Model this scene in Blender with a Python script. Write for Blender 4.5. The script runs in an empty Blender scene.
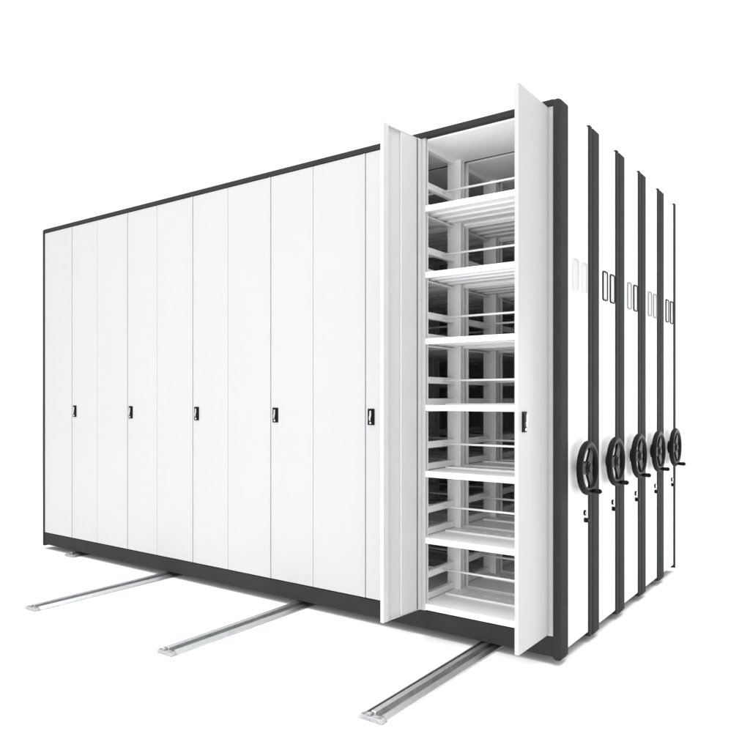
import bpy, bmesh, math
from mathutils import Vector, Matrix
R = math.radians
S = bpy.context.scene
C = S.collection

# ------------------------------------------------------------------ materials
def mat(name, col, rough=0.4, metal=0.0, spec=0.5, var=0.0, vscale=3.0, bump=0.0, bscale=900.0, stretch=None):
    m = bpy.data.materials.new(name); m.use_nodes = True
    nt = m.node_tree; b = nt.nodes['Principled BSDF']
    b.inputs['Base Color'].default_value = (*col, 1)
    b.inputs['Roughness'].default_value = rough
    b.inputs['Metallic'].default_value = metal
    b.inputs['Specular IOR Level'].default_value = spec
    tc = nt.nodes.new('ShaderNodeTexCoord')
    src = tc.outputs['Object']
    if stretch:
        mp = nt.nodes.new('ShaderNodeMapping'); mp.inputs['Scale'].default_value = stretch
        nt.links.new(src, mp.inputs['Vector']); src = mp.outputs['Vector']
    if var:
        n = nt.nodes.new('ShaderNodeTexNoise'); n.inputs['Scale'].default_value = vscale
        n.inputs['Detail'].default_value = 4
        r = nt.nodes.new('ShaderNodeValToRGB')
        r.color_ramp.elements[0].position = 0.3; r.color_ramp.elements[1].position = 0.7
        r.color_ramp.elements[0].color = (*[max(0, c*(1-var)) for c in col], 1)
        r.color_ramp.elements[1].color = (*[min(1, c*(1+var)) for c in col], 1)
        nt.links.new(src, n.inputs['Vector']); nt.links.new(n.outputs['Fac'], r.inputs['Fac'])
        nt.links.new(r.outputs['Color'], b.inputs['Base Color'])
    if bump:
        n = nt.nodes.new('ShaderNodeTexNoise'); n.inputs['Scale'].default_value = bscale
        bp = nt.nodes.new('ShaderNodeBump'); bp.inputs['Strength'].default_value = bump
        bp.inputs['Distance'].default_value = 0.0006
        nt.links.new(src, n.inputs['Vector']); nt.links.new(n.outputs['Fac'], bp.inputs['Height'])
        nt.links.new(bp.outputs['Normal'], b.inputs['Normal'])
    return m

WHITE  = mat('white_powder_coat', (0.478, 0.482, 0.484), 0.42, spec=0.3, var=0.010, vscale=2.0, bump=0.05)
INNER  = mat('white_coat_brightened_inside', (0.90, 0.905, 0.907), 0.45, spec=0.3, var=0.02, vscale=4.0, bump=0.05)  # same white paint, colour raised to put light into the dim interior
DOOR_LIFT = mat('white_coat_brightened_door', (0.62, 0.625, 0.629), 0.45, spec=0.3, var=0.01, vscale=3.0, bump=0.05)  # white door paint lightened to make up for shade on the open leaf
END_LIFT = mat('end_panel_white_brightened', (0.84, 0.845, 0.848), 0.5, spec=0.2, var=0.01, vscale=2.0, bump=0.03)  # brightness put into the end panel colour so they come out pure white
CAPM  = mat('cast_zinc', (0.36, 0.365, 0.37), 0.6, metal=0.3, spec=0.3, var=0.2, vscale=60, bump=0.3, bscale=300)
GREYP  = mat('grey_plastic', (0.30, 0.30, 0.30), 0.6, spec=0.2, var=0.05, vscale=20)
DARK   = mat('charcoal_powder_coat', (0.027, 0.027, 0.028), 0.85, spec=0.2, var=0.10, vscale=5.0, bump=0.12)
BLACK  = mat('black_plastic', (0.004, 0.004, 0.004), 0.55, spec=0.12, var=0.2, vscale=20)
CHROME = mat('polished_steel', (0.75, 0.76, 0.78), 0.2, metal=1.0, var=0.05, vscale=40)
ALU    = mat('brushed_aluminium', (0.62, 0.63, 0.64), 0.38, metal=1.0, var=0.15, vscale=30, bump=0.2, bscale=60, stretch=(40, 1, 1))
GROOVE = mat('darker_steel_groove', (0.34, 0.345, 0.345), 0.5, metal=0.8, var=0.35, vscale=8, stretch=(20, 1, 1))  # darker metal for the right groove strip and the bolts
SLOT   = mat('black_groove_strip', (0.008, 0.008, 0.008), 0.5, var=0.3, vscale=9)  # near-black strip along the left groove
CARD   = mat('white_card', (0.62, 0.62, 0.62), 0.7, spec=0.2, var=0.02)
GROUND = mat('white_studio_floor', (0.95, 0.95, 0.95), 0.8, spec=0.0)

# ------------------------------------------------------------------ mesh helpers
def box(bm, x0, x1, y0, y1, z0, z1, mi=0, bev=0.0):
    vs = [bm.verts.new((x, y, z)) for x in (x0, x1) for y in (y0, y1) for z in (z0, z1)]
    q = [(0,1,3,2), (4,6,7,5), (0,4,5,1), (2,3,7,6), (0,2,6,4), (1,5,7,3)]
    fs = [bm.faces.new([vs[i] for i in f]) for f in q]
    for f in fs: f.material_index = mi
    if bev:
        es = list({e for f in fs for e in f.edges})
        r = bmesh.ops.bevel(bm, geom=es, offset=bev, segments=2, profile=0.5, affect='EDGES')
        for f in r['faces']: f.material_index = mi
    return fs

def cyl(bm, p0, p1, r, n=16, mi=0, r2=None):
    p0, p1 = Vector(p0), Vector(p1); d = p1 - p0
    q = d.to_track_quat('Z', 'Y').to_matrix().to_4x4()
    g = bmesh.ops.create_cone(bm, cap_ends=True, segments=n, radius1=r, radius2=r if r2 is None else r2, depth=d.length,
                              matrix=Matrix.Translation((p0+p1)/2) @ q)
    for v in g['verts']:
        for f in v.link_faces: f.material_index = mi; f.smooth = len(f.verts) == 4

def prism(bm, pts, z0, z1, mi=0, top_bev=0.0):
    """outline in XY extruded in Z, rim of the top softened"""
    rings = [[(x, y, z0) for x, y in pts]]
    cx = sum(p[0] for p in pts)/len(pts); cy = sum(p[1] for p in pts)/len(pts)
    if top_bev:
        rings.append([(x, y, z1-top_bev) for x, y in pts])
        for a in (30, 60, 90):
            s = top_bev*(1-math.cos(R(a))); h = top_bev*math.sin(R(a))
            ring = []
            for x, y in pts:
                d = Vector((cx-x, cy-y)); 
                d = Vector((math.copysign(min(s, abs(d.x)), d.x), math.copysign(min(s, abs(d.y)), d.y)))
                ring.append((x+d.x, y+d.y, z1-top_bev+h))
            rings.append(ring)
    else:
        rings.append([(x, y, z1) for x, y in pts])
    vr = [[bm.verts.new(p) for p in r] for r in rings]
    n = len(pts)
    for a, b in zip(vr, vr[1:]):
        for i in range(n):
            bm.faces.new((a[i], a[(i+1) % n], b[(i+1) % n], b[i])).material_index = mi
    bm.faces.new(vr[0][::-1]).material_index = mi
    bm.faces.new(vr[-1]).material_index = mi

def obj(name, bm, mats, parent=None, loc=(0, 0, 0), rotz=0, smooth=False):
    bmesh.ops.recalc_face_normals(bm, faces=bm.faces)
    me = bpy.data.meshes.new(name); bm.to_mesh(me); bm.free()
    for m in (mats if isinstance(mats, (list, tuple)) else [mats]): me.materials.append(m)
    if smooth:
        for p in me.polygons: p.use_smooth = True
        me.set_sharp_from_angle(angle=R(35))
    o = bpy.data.objects.new(name, me); C.objects.link(o)
    o.location = loc; o.rotation_euler = (0, 0, rotz)
    if parent: o.parent = parent
    return o

def copyo(o, parent, loc=None):
    c = o.copy(); C.objects.link(c); c.parent = parent
    if loc is not None: c.location = loc
    return c

def copy_tree(o, parent=None):
    c = copyo(o, parent)
    for ch in list(o.children): copy_tree(ch, c)
    return c

# ------------------------------------------------------------------ dimensions (metres)
L = 4.053            # length of a carriage
D = 0.401            # depth
PITCH = 0.4075
ZB0, ZB1 = 0.036, 0.124      # plinth
ZT0, ZT1 = 2.374, 2.401      # dark top edge
BX = [-4.005 + 0.6587*i for i in range(7)]   # bay boundaries
LV = [0.124 + 0.3165*k for k in range(7)]    # underside of each shelf edge
TH = 0.028

def post_outline(x_in, x_out, y0, y1, r=0.018, front=True):
    """rounded on the outer front corner; s = direction of the outside"""
    s = 1 if x_out > x_in else -1
    pts = []
    if front:
        for a in range(0, 91, 15):
            pts.append((x_out - s*r + s*r*math.sin(R(a)), y0 + r - r*math.cos(R(a))))
        pts += [(x_out, y1-0.003), (x_out - s*0.003, y1), (x_in, y1), (x_in, y0)]
    else:
        pts = [(x_in, y0), (x_out - s*0.003, y0), (x_out, y0+0.003)]
        for a in range(0, 91, 15):
            pts.append((x_out - s*r + s*r*math.cos(R(a)), y1 - r + r*math.sin(R(a))))
        pts.append((x_in, y1))
    return pts

def make_posts(u):
    for (xi, xo) in ((-0.031, 0.0), (-L+0.031, -L)):
        bm = bmesh.new(); prism(bm, post_outline(xi, xo, -0.004, 0.0915), 0.030, ZT1, 0, 0.010)
        box(bm, min(xi, xo)+0.004, max(xi, xo)-0.004, 0.002, 0.080, 0.024, 0.0305)
        obj('corner_post', bm, DARK, u, smooth=True)
        bm = bmesh.new(); prism(bm, post_outline(xi, xo, D-0.036, D, 0.008, False), 0.030, ZT1, 0, 0.006)
        obj('corner_post', bm, DARK, u, smooth=True)

def make_body(u, back=False):
    xa, xb = -L+0.0312, -0.0312
    bm = bmesh.new(); box(bm, xa, xb, 0.0, D-0.002, ZB0, ZB1-0.004, bev=0.0015); obj('plinth', bm, DARK, u)
    bm = bmesh.new(); box(bm, xa, xb, -0.002, D-0.002, ZT0, ZT1, bev=0.0015); obj('top_panel', bm, DARK, u)
    bm = bmesh.new(); box(bm, xa+0.001, xb-0.001, 0.024, D-0.006, ZT0-0.010, ZT0-0.001)
    obj('ceiling_lining', bm, INNER, u)
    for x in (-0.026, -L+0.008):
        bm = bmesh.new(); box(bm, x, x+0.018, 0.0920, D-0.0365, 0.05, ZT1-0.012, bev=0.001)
        obj('end_panel', bm, END_LIFT, u)
    if back:
        bm = bmesh.new(); box(bm, xa+0.002, xb-0.002, D-0.010, D-0.004, ZB1, ZT0-0.011); obj('back_panel', bm, INNER, u)
    for x in RAILX:
        for y in (0.09, 0.31):
            bm = bmesh.new(); cyl(bm, (x-0.009, y, 0.060), (x+0.009, y, 0.060), 0.0295, 20)
            obj('roller', bm, ALU, u)

def make_frames(u):
    first = None
    for i, x in enumerate(BX):
        if first is None:
            bm = bmesh.new()
            z0, z1 = ZB1-0.003, ZT0-0.0105
            # front and rear stiles: folded channels, wide flange to the front
            box(bm, -0.042, 0.042, 0.0215, 0.0315, z0, z1, bev=0.001)
            box(bm, -0.016, 0.016, 0.032, 0.052, z0, z1)
            box(bm, -0.032, 0.046, D-0.058, D-0.048, z0, z1, bev=0.001)
            box(bm, -0.016, 0.016, D-0.0475, D-0.0195, z0, z1)
            box(bm, -0.042, 0.042, D-0.019, D-0.011, z0, z1, bev=0.001)
            for k, z in enumerate(LV):
                zz = z + TH
                box(bm, -0.012, 0.012, 0.0525, D-0.0625, zz+0.104, zz+0.136, bev=0.001)
                box(bm, -0.012, 0.012, 0.0525, D-0.0625, zz+0.0005, zz+0.030)
                if k: box(bm, -0.012, 0.012, 0.0525, D-0.0625, z-0.006, z-0.0005)
            box(bm, -0.012, 0.012, 0.0525, D-0.0625, z1-0.02, z1)
            first = obj('side_frame', bm, INNER, u, (x, 0, 0)); FR.append(first)
        else:
            copyo(first, u, (x, 0, 0))

def shelf_mesh(w, yf=0.004):
    bm = bmesh.new(); a, b = 0.0, w
    box(bm, a, b, yf, yf+0.016, 0, TH, bev=0.0015)                # front lip
    box(bm, a, b, D-0.010, D-0.003, 0.004, TH-0.002)              # rear lip
    box(bm, a, b, yf+0.0165, D-0.0105, TH-0.010, TH-0.004)           # pan
    for y in (0.115, 0.20, 0.285): box(bm, a, b, y, y+0.03, 0.008, TH-0.0105)   # stiffening channels underneath
    box(bm, a+0.03, b-0.03, 0.213, 0.219, TH-0.0038, TH+0.006, bev=0.001)       # low middle stop
    for i in range(9):                                            # fine slots row behind
        x = a + 0.07 + i*(w-0.14)/8
        box(bm, x, x+0.02, 0.30, 0.304, TH-0.0038, TH-0.0018)
    return bm

def make_bays(u, bays, yf=0.004):
    sh = rod = None
    for i in bays:
        x = BX[i]
        for z in LV:
            if sh is None:
                sh = obj('shelf', shelf_mesh(0.6587-0.002, yf), INNER, u, (x+0.001, 0, z))
                bm = bmesh.new(); cyl(bm, (0, 0, 0), (0.6587-0.026, 0, 0), 0.0054, 12)
                rod = obj('retaining_rod', bm, INNER, u, (x+0.013, 0.216, z+TH+0.120))
            else:
                copyo(sh, u, (x+0.001, 0, z)); copyo(rod, u, (x+0.013, 0.216, z+TH+0.120))

# ---- doors
DZ0, DZ1 = ZB1+0.001, ZT0-0.003
def lock_bm():
    bm = bmesh.new()      # local: centre at origin, facing -Y
    box(bm, -0.0205, 0.0205, -0.004, 0.0, -0.041, 0.041, 0, bev=0.0015)
    box(bm, -0.0165, 0.0165, -0.0055, -0.0041, -0.036, 0.036, 0)
    # swing lever: wide at the top, tapering, kinked
    prof = [(-0.004, -0.020), (0.003, -0.020), (0.005, -0.002), (0.008, 0.006), (0.008, 0.031), (-0.002, 0.031), (-0.003, 0.008), (-0.006, 0.0)]
    f = [bm.verts.new((x, -0.0135, z)) for x, z in prof]; b = [bm.verts.new((x, -0.0056, z)) for x, z in prof]
    n = len(prof)
    bm.faces.new(f).material_index = 1
    for i in range(n): bm.faces.new((f[i], f[(i+1) % n], b[(i+1) % n], b[i])).material_index = 1
    cyl(bm, (0, -0.0056, -0.030), (0, -0.010, -0.030), 0.0058, 14, 1)
    return bm
LOCK = []
def add_lock(door, x, z):
    if not LOCK:
        LOCK.append(obj('door_lock', lock_bm(), [BLACK, CHROME], door, (x, -0.0002, z)))
    else:
        copyo(LOCK[0], door, (x, -0.0002, z))
ZL = 1.134 - 0.095 - 0

def closed_door(u, x0, x1, lock):
    w = x1-x0
    bm = bmesh.new()
    if lock:
        box(bm, 0, w, 0.0, 0.018, 0, DZ1-DZ0, bev=0.0022)
    else:
        box(bm, 0, w-0.0125, 0.0, 0.018, 0, DZ1-DZ0, bev=0.0022)
        box(bm, w-0.0122, w, -0.0022, 0.0178, 0, DZ1-DZ0, bev=0.0022)   # rounded meeting stile
    d = obj('door', bm, WHITE, u, (x0, 0.001, DZ0))
    if lock: add_lock(d, 0.035, ZL-DZ0)
    return d

# ---- end fittings
def make_handwheel(u):
    yc, zc, xc = 0.250, 1.134-0.312, 0.031
    bm = bmesh.new()
    # rim: torus in the YZ plane
    R0, r0, n, m = 0.104, 0.0180, 48, 12
    vs = [[bm.verts.new((r0*0.8*math.sin(b), (R0+r0*math.cos(b))*math.cos(a), (R0+r0*math.cos(b))*math.sin(a)))
           for b in (2*math.pi*j/m for j in range(m))] for a in (2*math.pi*i/n for i in range(n))]
    for i in range(n):
        for j in range(m):
            bm.faces.new((vs[i][j], vs[(i+1) % n][j], vs[(i+1) % n][(j+1) % m], vs[i][(j+1) % m])).smooth = True
    for a in (62, 180, 298):
        ca, sa = math.cos(R(a)), math.sin(R(a))
        def P(rad, off, x): return (x, rad*ca - off*sa, rad*sa + off*ca)
        sec = [(0.012, 0.030), (0.045, 0.025), (0.070, 0.021), (0.096, 0.030)]
        rings = [[bm.verts.new(P(rd, o*w, x)) for (o, x) in ((-1, -0.005), (1, -0.005), (1, 0.005), (-1, 0.005))] for rd, w in sec]
        for p, q in zip(rings, rings[1:]):
            for k in range(4): bm.faces.new((p[k], p[(k+1) % 4], q[(k+1) % 4], q[k]))
        bm.faces.new(rings[0]); bm.faces.new(rings[-1])
    cyl(bm, (-0.040, 0, 0), (0.010, 0, 0), 0.029, 28)
    cyl(bm, (0.010, 0, 0), (0.014, 0, 0), 0.022, 28, r2=0.016)
    cyl(bm, (-0.040, 0, 0), (-0.034, 0, 0), 0.040, 28)
    w = obj('handwheel', bm, BLACK, u, (xc, yc, zc))
    bm = bmesh.new()
    hy, hz = 0.012, -0.104
    cyl(bm, (0.004, hy, hz), (0.016, hy, hz), 0.0065, 14)
    cyl(bm, (0.016, hy, hz), (0.050, hy, hz), 0.0095, 16, r2=0.0115)
    cyl(bm, (0.050, hy, hz), (0.058, hy, hz), 0.0115, 16, r2=0.0060)
    obj('crank_handle', bm, BLACK, w)

def make_card_holder(u, y0, y1, m=None):
    z0, z1 = 1.134+0.477, 1.134+0.621
    w, h, t = y1-y0, z1-z0, 0.0048
    r = 0.014
    bm = bmesh.new()
    def ring(off, rr):
        out = []
        for (cy, cz, a0) in ((w-r, h-r, 0), (r, h-r, 90), (r, r, 180), (w-r, r, 270)):
            for a in range(a0, a0+91, 15):
                out.append((cy+rr*math.cos(R(a)), cz+rr*math.sin(R(a))))
        return out
    o_, i_ = ring(0, r), ring(0, r-t)
    n = len(o_)
    A = [bm.verts.new((0.006, y, z)) for y, z in o_]; B = [bm.verts.new((0.006, y, z)) for y, z in i_]
    A0 = [bm.verts.new((0, y, z)) for y, z in o_]; B0 = [bm.verts.new((0, y, z)) for y, z in i_]
    for k in range(n):
        j = (k+1) % n
        bm.faces.new((A[k], A[j], B[j], B[k])); bm.faces.new((A0[k], A0[j], A[j], A[k]))
        bm.faces.new((B[k], B[j], B0[j], B0[k])); bm.faces.new((A0[j], A0[k], B0[k], B0[j]))
    h_ = obj('card_holder', bm, m or BLACK, u, (-0.0078, y0, z0))
    bm = bmesh.new(); box(bm, 0.0004, 0.0022, t+0.001, w-t-0.001, t+0.001, h-t-0.001)
    obj('card', bm, CARD, h_)

def make_side_lock(u):
    y, z = 0.315, 1.134-0.525
    bm = bmesh.new()
    cyl(bm, (-0.0078, 0, 0), (-0.001, 0, 0), 0.0125, 20, 0)
    cyl(bm, (-0.001, 0, 0), (0.001, 0, 0), 0.008, 20, 1)
    box(bm, 0.0012, 0.0020, -0.001, 0.001, -0.005, 0.005, 0)
    cyl(bm, (-0.0078, 0.004, -0.034), (0.006, 0.004, -0.034), 0.011, 18, 0)
    box(bm, 0.006, 0.013, -0.010, 0.022, -0.040, -0.030, 0, bev=0.002)
    obj('carriage_lock', bm, [BLACK, CHROME], u, (0, y, z))

RAILX = [-0.355, -1.475, -2.595, -3.62]
FR = []
def unit(y, label, group=None):
    u = bpy.data.objects.new('mobile_shelving_carriage', None); C.objects.link(u)
    u.empty_display_size = 0.2
    u.location = (0, y, 0)
    u['label'] = label; u['category'] = 'shelving unit'; u['group'] = 'mobile shelving carriages standing on floor rails'
    return u

def fittings(u, m=None):
    make_handwheel(u)
    make_card_holder(u, 0.160, 0.232, m); make_card_holder(u, 0.274, 0.346, m)
    make_side_lock(u)

# front carriage with the doors
u1 = unit(0, 'front shelving carriage with closed white doors and one open pair showing its shelves')
make_posts(u1); make_body(u1); make_frames(u1); make_bays(u1, (5,)); make_bays(u1, (3, 4), 0.026); fittings(u1, CARD)
# face frame: white jambs behind the doors
bm = bmesh.new()
for i, x in enumerate(BX):
    a, b = x-0.030, x+0.030
    if i == 0: a = -L+0.0315
    if i == 6: b = -0.0315
    if i == 5: b = x+0.043
    box(bm, a, b, 0.0035 if i in (5, 6) else 0.0205, 0.0212, ZB1-0.0035, ZT0-0.0005, bev=0.0008)
for i in range(5): box(bm, BX[i]+0.349-0.022, BX[i]+0.349+0.022, 0.0205, 0.0240, ZB1-0.0035, ZT0-0.012)   # striker behind each pair
obj('face_frame', bm, WHITE, u1)
G = 0.0010
for i in range(5):
    a, b = BX[i], BX[i+1]; s = a+0.349
    lo = a+G if i else -L+0.0325
    closed_door(u1, lo, s-0.0028, False)
    closed_door(u1, s+0.0008, b-G, True)

# open pair on the last bay
H = DZ1-DZ0
# left leaf, swung out, its inside towards the camera: local x = width from hinge, local +y = inner side
bm = bmesh.new(); w = 0.283
box(bm, 0.0, w, -0.0035, 0.0, 0, H, bev=0.001)                    # skin
box(bm, w-0.0035, w+0.0002, 0.0002, 0.0155, 0, H, bev=0.0008)     # outer return
box(bm, w-0.036, w-0.0037, 0.0120, 0.0153, 0.001, H-0.001, bev=0.0008)
box(bm, 0.0, 0.004, 0.0002, 0.0155, 0, H)
box(bm, 0.004, 0.024, 0.0125, 0.0153, 0.001, H-0.001, bev=0.0008)
box(bm, 0.032, 0.150, 0.0002, 0.0110, 0.004, H-0.004, bev=0.0030) # pressed stiffener
box(bm, 0.0045, w-0.004, 0.0002, 0.0100, 0.0, 0.0030)
box(bm, 0.0045, w-0.004, 0.0002, 0.0100, H-0.0030, H)
dl = obj('door', bm, DOOR_LIFT, u1, (BX[5]+0.008, 0.002, DZ0), R(-95))
# right leaf, swung out, outside towards the camera; lock close to its free edge
bm = bmesh.new(); w = 0.303
box(bm, 0.0, w, -0.018, 0.0, 0, H, bev=0.0022)
dr = obj('door', bm, WHITE, u1, (BX[6]-0.001, 0.002, DZ0), R(-90))
lk = copyo(LOCK[0], dr, (w-0.050, 0.0002, ZL-DZ0)); lk.rotation_euler = (0, 0, R(180))

# the four carriages behind: one built, three copied
u2 = unit(PITCH, 'second carriage from the front, directly behind the one with doors')
make_posts(u2); make_body(u2); make_frames(u2); make_bays(u2, (3, 4, 5)); fittings(u2)
for k, lab in ((2, 'third and middle carriage, two carriages either side of it'),
               (3, 'fourth carriage from the front, just ahead of the rearmost one'),
               (4, 'rearmost carriage farthest right, its pale grey end panel and thin dark edge at back')):
    c = copy_tree(u2); c.location = (0, PITCH*k, 0); c['label'] = lab
    hs = [h for h in c.children if h.name.startswith('card_holder')]
    if k in (2, 3):                                                # pale frames on these two
        pale = hs[0].data.copy(); pale.materials.clear(); pale.materials.append(GREYP)
        hs[0].data = pale
        if k == 3: m2 = hs[1].data.copy(); m2.materials.clear(); m2.materials.append(GREYP); hs[1].data = m2
    if k == 4:
        bm = bmesh.new(); box(bm, -L+0.033, -0.033, D-0.0095, D-0.0035, ZB1, ZT0-0.011)
        obj('back_panel', bm, INNER, c)

# ------------------------------------------------------------------ floor rails
def rail(x, y0, y1, label):
    root = bpy.data.objects.new('floor_rail', None); C.objects.link(root); root.location = (x, y0, 0)
    root['label'] = label; root['category'] = 'rail'; root['group'] = 'aluminium floor rails under the carriages'
    n = y1-y0; W = 0.052
    bm = bmesh.new()
    box(bm, -W, W, 0.030, n, 0.0, 0.006)
    for s in (-1, 1):                                              # sloped side ramps
        p = [(s*W*1.02, 0.0005), (s*W*0.98, 0.008), (s*(W-0.014), 0.020), (s*(W-0.020), 0.020), (s*(W-0.020), 0.0062)]
        f = [bm.verts.new((a, 0.030, b)) for a, b in p]; g = [bm.verts.new((a, n, b)) for a, b in p]
        bm.faces.new(f); bm.faces.new(g)
        for i in range(5): bm.faces.new((f[i], f[(i+1) % 5], g[(i+1) % 5], g[i]))
    obj('channel', bm, ALU, root)
    bm = bmesh.new()
    box(bm, -W+0.0205, -0.0105, 0.034, n-0.01, 0.0062, 0.0080, 0)
    box(bm, 0.0105, W-0.0205, 0.034, n-0.01, 0.0062, 0.0080, 1)
    obj('groove', bm, [SLOT, GROOVE], root)
    bm = bmesh.new(); box(bm, -0.010, 0.010, 0.020, n, 0.0062, 0.0300, bev=0.002); obj('running_bar', bm, ALU, root)
    bm = bmesh.new()
    box(bm, -W, W, 0.0, 0.0295, 0.0, 0.0155, 0, bev=0.003)
    box(bm, -0.018, -0.002, 0.006, 0.0195, 0.0156, 0.026, 0, bev=0.002)
    for xx in (-0.036, 0.033): cyl(bm, (xx, 0.014, 0.0156), (xx, 0.014, 0.0185), 0.0065, 12, 1)
    for xx in (-0.03, 0.0, 0.03): cyl(bm, (xx, -0.0006, 0.007), (xx, 0.002, 0.007), 0.0042, 10, 1)
    obj('end_cap', bm, [CAPM, GROOVE], root)
    return root
YE = 2.06
rail(RAILX[0], -0.875, YE, 'nearest rail, running out on the floor below the open doors')
rail(RAILX[1], -0.885, YE, 'rail running out onto the floor midway between the nearest and the farther long one')
rail(RAILX[2], -0.885, YE, 'long rail sticking out farthest left in the picture')
rail(RAILX[3], -0.05, YE, 'short rail tip just poking out below the left corner of the plinth')

# ------------------------------------------------------------------ floor
bm = bmesh.new(); bmesh.ops.create_circle(bm, cap_ends=True, segments=96, radius=400)
g = obj('floor', bm, GROUND); g['kind'] = 'structure'

# ------------------------------------------------------------------ camera
cam = bpy.data.cameras.new('camera'); co = bpy.data.objects.new('camera', cam); C.objects.link(co)
f = 709.5; cam.sensor_width = 36; cam.lens = f/750*36
cam.shift_y = (398-375)/750; cam.clip_start = 0.05; cam.clip_end = 2000
rv = Vector((0.8120, 0.5837)); fv = Vector((-0.5837, 0.8120))
p = -(rv*0.7812 + fv*2.988)
co.location = (p.x, p.y, 1.134)
co.rotation_euler = (R(90), 0, math.atan2(0.5837, 0.8120))
S.camera = co

# ------------------------------------------------------------------ surround and added lamps
w = bpy.data.worlds.new('World'); S.world = w; w.use_nodes = True
nt = w.node_tree; b = nt.nodes['Background']; b.inputs['Color'].default_value = (0.995, 1.0, 1.0, 1)
# white surround; dimming toward +X added to darken faces turned that way
tc = nt.nodes.new('ShaderNodeTexCoord'); sx = nt.nodes.new('ShaderNodeSeparateXYZ'); mr = nt.nodes.new('ShaderNodeMapRange')
mr.interpolation_type = 'SMOOTHSTEP'
mr.inputs['From Min'].default_value = 0.1; mr.inputs['From Max'].default_value = 0.9
mr.inputs['To Min'].default_value = 1.18; mr.inputs['To Max'].default_value = 0.9
nt.links.new(tc.outputs['Generated'], sx.inputs[0]); nt.links.new(sx.outputs['X'], mr.inputs['Value'])
nt.links.new(mr.outputs['Result'], b.inputs['Strength'])
def area(name, loc, target, sx, sy, power, spread=180):
    l = bpy.data.lights.new(name, 'AREA'); l.shape = 'RECTANGLE'; l.size = sx; l.size_y = sy; l.energy = power; l.spread = R(spread)
    o = bpy.data.objects.new(name, l); C.objects.link(o); o.location = loc
    o.rotation_euler = (Vector(target)-Vector(loc)).to_track_quat('-Z', 'Y').to_euler()
area('front_fill_light', (-0.5, -6.5, 1.4), (-1.2, 0, 1.2), 4.0, 2.6, 125)  # added unseen lamp, lifts the door fronts and the open bay
area('overhead_fill_light', (-1.0, -0.6, 8.0), (-1.0, -0.6, 0), 9.0, 8.0, 460, 110)  # added unseen lamp, whitens the floor and weakens contact shadows
area('end_panel_fill_light', (1.65, 6.8, 0.65), (0, 1.0, 0.6), 1.3, 3.0, 110)  # added unseen lamp, grazes the end panels to whiten them

S.render.engine = 'CYCLES'
S.cycles.use_denoising = True
S.cycles.max_bounces = 10; S.cycles.diffuse_bounces = 7
S.view_settings.view_transform = 'Standard'; S.view_settings.look = 'None'
S.view_settings.exposure = 0; S.view_settings.gamma = 1
